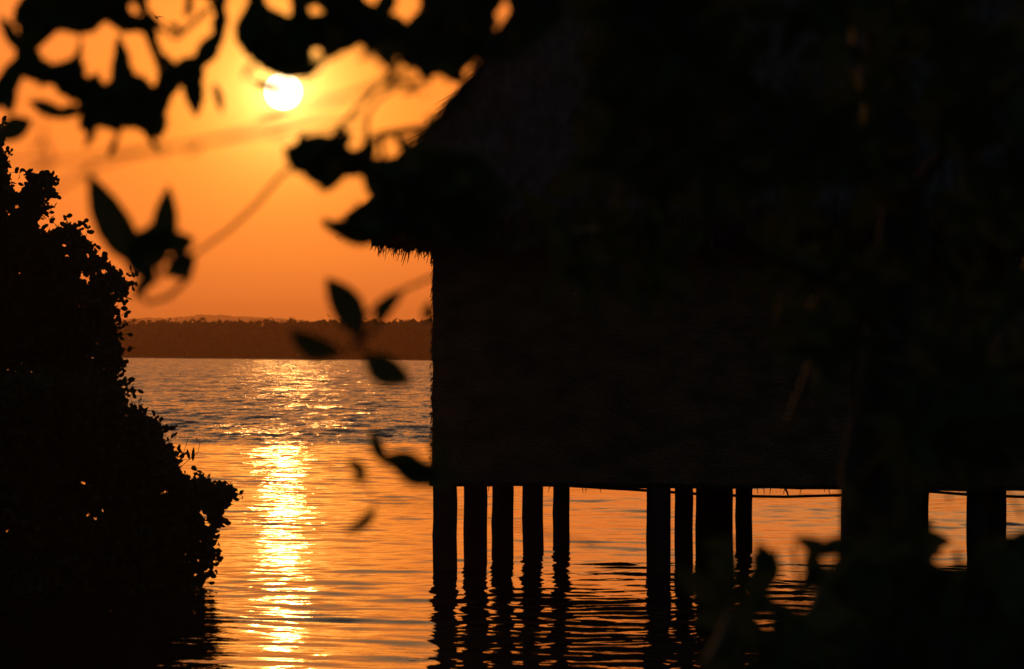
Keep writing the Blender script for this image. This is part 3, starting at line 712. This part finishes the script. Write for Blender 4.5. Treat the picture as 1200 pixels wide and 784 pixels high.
sprig('two small drifting blurred leaves on a thread low over the water', [(700, 640), (600, 615), (500, 590), (442, 588), (430, 570), (429, 556)], 5.9,
      [(441, 590, 403, 622, 11, -.14), (430, 556, 407, 541, 12, .03), (430, 556, 412, 563, 9, -.08)], [], .0016, .0010)

# --- thin bare twigs, nearer still, hence fainter
def bare(label, lines, d, r):
    o = branch('bare_twig', label, lines[0], d, 'twig', 'faint bare twigs crossing the sky close to the camera')
    sm = MB(o.location)
    for l in lines: twig(sm, l, d, r, r * .6)
    lm = MB(o.location)
    for l in lines:
        for q_ in l[1:-1:2]: near_leaf(lm, q_[0], q_[1], q_[0] + random.uniform(-26, -8), q_[1] + random.uniform(4, 20), random.uniform(4, 8), d)
    k = sm.build('stem', M_bark, o, True); lm.build('foliage', M_leaf, o); return o
bare('faint bare twig running level below the top left leaves', [[(430, 140), (340, 152), (262, 163), (200, 172), (130, 181), (62, 190), (0, 186), (-120, 180)], [(62, 190), (52, 165), (48, 140)], [(200, 172), (190, 182)]], 3.9, .0018)
bare('faint bare twig rising to the right towards the sun', [[(-120, 260), (20, 240), (65, 222), (110, 195), (170, 178), (240, 166), (345, 140), (460, 90), (600, 20)]], 3.7, .0017)
bare('faint bare twigs forked across the bright sky right of the sun', [[(600, 150), (500, 155), (440, 160), (380, 158)], [(540, 60), (470, 90), (420, 110), (350, 120)], [(500, 110), (465, 92), (430, 60), (400, 40)]], 4.3, .0016)

# --- tree standing to the right of the camera, its crown in front of the hut
def scatter(lm, sm, boxes, rs, lmin=55, lmax=85):
    for (x0, y0, x1, y1, n, d0, d1) in boxes:
        for i in range(n):      # rosettes of 3-6 leaves on a short twig
            cx, cy = rs.uniform(x0, x1), rs.uniform(y0, y1); d = rs.uniform(d0, d1); a0 = rs.uniform(0, 6.28)
            sm.tube([at(cx, cy, d), at(cx + rs.uniform(-50, 50), cy + rs.uniform(20, 90), d + rs.uniform(-.05, .05))], [.0016, .003], 4, False)
            for j in range(rs.randint(3, 6)):
                a = a0 + j * 1.2 + rs.uniform(-.3, .3); ln = rs.uniform(lmin, lmax) * 6 / d * rs.uniform(.7, 1)
                random.seed(rs.random())
                near_leaf(lm, cx, cy, cx + math.cos(a) * ln, cy + math.sin(a) * ln, ln * .36, d, tilt=.6)
rs = random.Random(5)
tb = at(1035, 784, 7.4); base = Vector((tb.x, tb.y, bank_z(tb.x, tb.y) - .1))
r = empty('mangrove_tree', tuple(base), 'slim dark tree standing close on the right, its leafy crown over the hut', 'tree')
tm_ = MB(base); path = [base, at(1040, 800, 7.4), at(1018, 690, 7.4), at(1015, 560, 7.4), at(1040, 420, 7.4), at(1060, 250, 7.4), at(1040, 60, 7.4), at(1010, -150, 7.4), at(960, -400, 7.4), at(940, -800, 7.4)]
tm_.tube(path, [.075, .06, .05, .047, .044, .04, .036, .03, .022, .01], 12, wob=.04); tm_.build('trunk', M_bark, r, True)
lb = MB(base); limbs = [[(1040, 60), (960, -60), (820, -150), (650, -230), (450, -300)], [(1058, 250), (960, 150), (860, 100), (760, 60), (710, 50)], [(1045, 400), (980, 330), (900, 300), (820, 240)], [(1016, 560), (1080, 480), (1150, 440), (1230, 420)], [(1055, 240), (1120, 160), (1200, 90)], [(1040, 60), (1130, -40), (1260, -120)]]
for l in limbs: twig(lb, l, 7.3, .018, .004, -.9)
lb.build('limb', M_bark, r, True)
lm = MB(base); sm = lm
scatter(lm, sm, [(700, -60, 900, 110, 40, 5.9, 7.0), (700, 90, 900, 220, 22, 6, 7), (900, -40, 1230, 180, 40, 6, 7.3), (900, 180, 1220, 420, 26, 6.2, 7.4), (1060, 420, 1230, 545, 24, 6.2, 7.4), (640, 200, 780, 330, 9, 6, 7), (300, -440, 1250, -130, 150, 5.6, 7.4), (1015, 600, 1060, 700, 6, 6.6, 7.2)], rs)
lm.build('crown', M_leaf, r)
# --- shrub low on the right
sb = at(1060, 900, 6.4); base = Vector((sb.x, sb.y, bank_z(sb.x, sb.y) - .05))
r = empty('mangrove_bush', tuple(base), 'blurred leafy bush close to the camera filling the bottom right corner', 'bush')
lm, sm = MB(base), MB(base)
for (x, y) in [(880, 690), (930, 640), (1010, 660), (1090, 650), (1160, 640), (1200, 700), (850, 740), (960, 720)]:
    P = [base + Vector((random.uniform(-.1, .1), 0, 0)), base.lerp(at(x, y, 6.4), .6) + Vector((0, 0, .05)), at(x, y, 6.4)]; sm.tube(P, [.012, .008, .003], 6)
for a in [(905, 690, 885, 632, 34, .05), (880, 650, 912, 670, 30), (960, 690, 945, 640, 30), (985, 650, 922, 628, 24), (1000, 640, 955, 640, 26), (960, 660, 935, 700, 26), (985, 660, 1010, 628, 26), (1085, 660, 1108, 626, 18), (1130, 700, 1120, 638, 13), (1150, 690, 1190, 640, 26),
          (1180, 680, 1200, 640, 24), (830, 650, 855, 690, 24), (820, 640, 868, 632, 22), (1000, 600, 985, 560, 20)]:
    near_leaf(lm, a[0], a[1], a[0] + .85 * (a[2] - a[0]), a[1] + .9 * (a[3] - a[1]), a[4] * .72, 5.9, side=a[5] if len(a) > 5 else 0)
BR = [(985, 640), (1085, 640), (1098, 668), (1125, 672), (1150, 640), (1210, 620), (1240, 840), (900, 840), (930, 770), (965, 700)]
HR = [(1150, 700, 8, 6)]
print('leaves', fill([BR], HR, 6.0, 6.8, lm, sm, [(880, 740), (960, 720), (1010, 700), (1090, 680), (1160, 680), (1000, 760), (1100, 760), (880, 790)], 25, x0=780, x1=1250, y0=540, y1=850, cover=.996))
rs = random.Random(8); scatter(lm, sm, [(840, 800, 1230, 860, 34, 5.8, 7.0), (1000, 700, 1230, 800, 16, 6, 7), (850, 690, 970, 780, 7, 5.6, 6.2)], rs)
lm.build('foliage', M_leaf, r); sm.build('stem', M_bark, r, True)

# ------------------------------------------------------------------ bird in the top left sky gap
bp = at(183, 21, 150); m_ = MB()
bod = [(-.16, 0, -.01), (-.11, 0, 0), (-.05, 0, .005), (.02, 0, .01), (.07, 0, .012), (.10, 0, .01), (.125, 0, .004)]
m_.tube(bod, [.006, .016, .028, .032, .024, .022, .004], 8)
for s_ in (1, -1):
    rows_ = [(0, .045, 0), (.08, .05, .06), (.17, .03, .10), (.27, -.04, .10)]
    V = []
    for (yy, xf, zz), ch in zip(rows_, (.07, .065, .045, .01)):
        V += [(xf, s_ * yy, zz + .012), (xf - ch, s_ * yy, zz + .006), (xf, s_ * yy, zz), (xf - ch, s_ * yy, zz)]
    m_.add(V, [tuple(i * 4 + k for k in q_) for i in range(3) for q_ in ((0, 1, 5, 4), (2, 6, 7, 3), (0, 4, 6, 2), (1, 3, 7, 5))] + [(12, 13, 15, 14)])
m_.add([(-.15, -.01, -.01), (-.15, .01, -.01), (-.24, .05, -.01), (-.20, 0, -.005), (-.24, -.05, -.01)], [(0, 1, 2, 3), (0, 3, 4)])
o = m_.build('bird', M_bird); o.location = bp; o.rotation_euler = (R(15), R(-20), R(120)); tag(o, 'tiny dark bird in flight in the gap between the top left leaves', 'bird')

# ------------------------------------------------------------------ haze
hx0, hx1, hy0, hy1, hz0, hz1 = -9000, 14000, -80, 10500, -3, 100
V = [(x, y, z) for x in (hx0, hx1) for y in (hy0, hy1) for z in (hz0, hz1)]
hz = mesh('haze', V, [(0, 1, 3, 2), (4, 6, 7, 5), (0, 4, 5, 1), (2, 3, 7, 6), (0, 2, 6, 4), (1, 5, 7, 3)]); tag(hz, 'warm evening haze lying over the water', 'haze', kind='stuff')
mh = bpy.data.materials.new('haze'); mh.use_nodes = True; t = mh.node_tree
for n in list(t.nodes):
    if n.type == 'BSDF_PRINCIPLED': t.nodes.remove(n)
pv = t.nodes.new('ShaderNodeVolumePrincipled'); pv.inputs['Color'].default_value = (.96, .50, .24, 1); pv.inputs['Density'].default_value = 1.3e-4; pv.inputs['Anisotropy'].default_value = .74
t.links.new(pv.outputs[0], t.nodes['Material Output'].inputs['Volume']); hz.data.materials.append(mh)

# water must reach inside the haze only: trim handled by extents; ------------------------------------------------------------------ render settings
sc.render.engine = 'CYCLES'
cy = sc.cycles
cy.use_denoising = True
try: cy.denoiser = 'OPENIMAGEDENOISE'
except Exception: pass
cy.max_bounces = 6; cy.diffuse_bounces = 2; cy.glossy_bounces = 3; cy.transmission_bounces = 2; cy.volume_bounces = 0; cy.transparent_max_bounces = 8
cy.sample_clamp_indirect = 8; cy.sample_clamp_direct = 30
cy.use_adaptive_sampling = False
sc.view_settings.view_transform = 'Standard'; sc.view_settings.look = 'None'; sc.view_settings.exposure = 0; sc.view_settings.gamma = 1
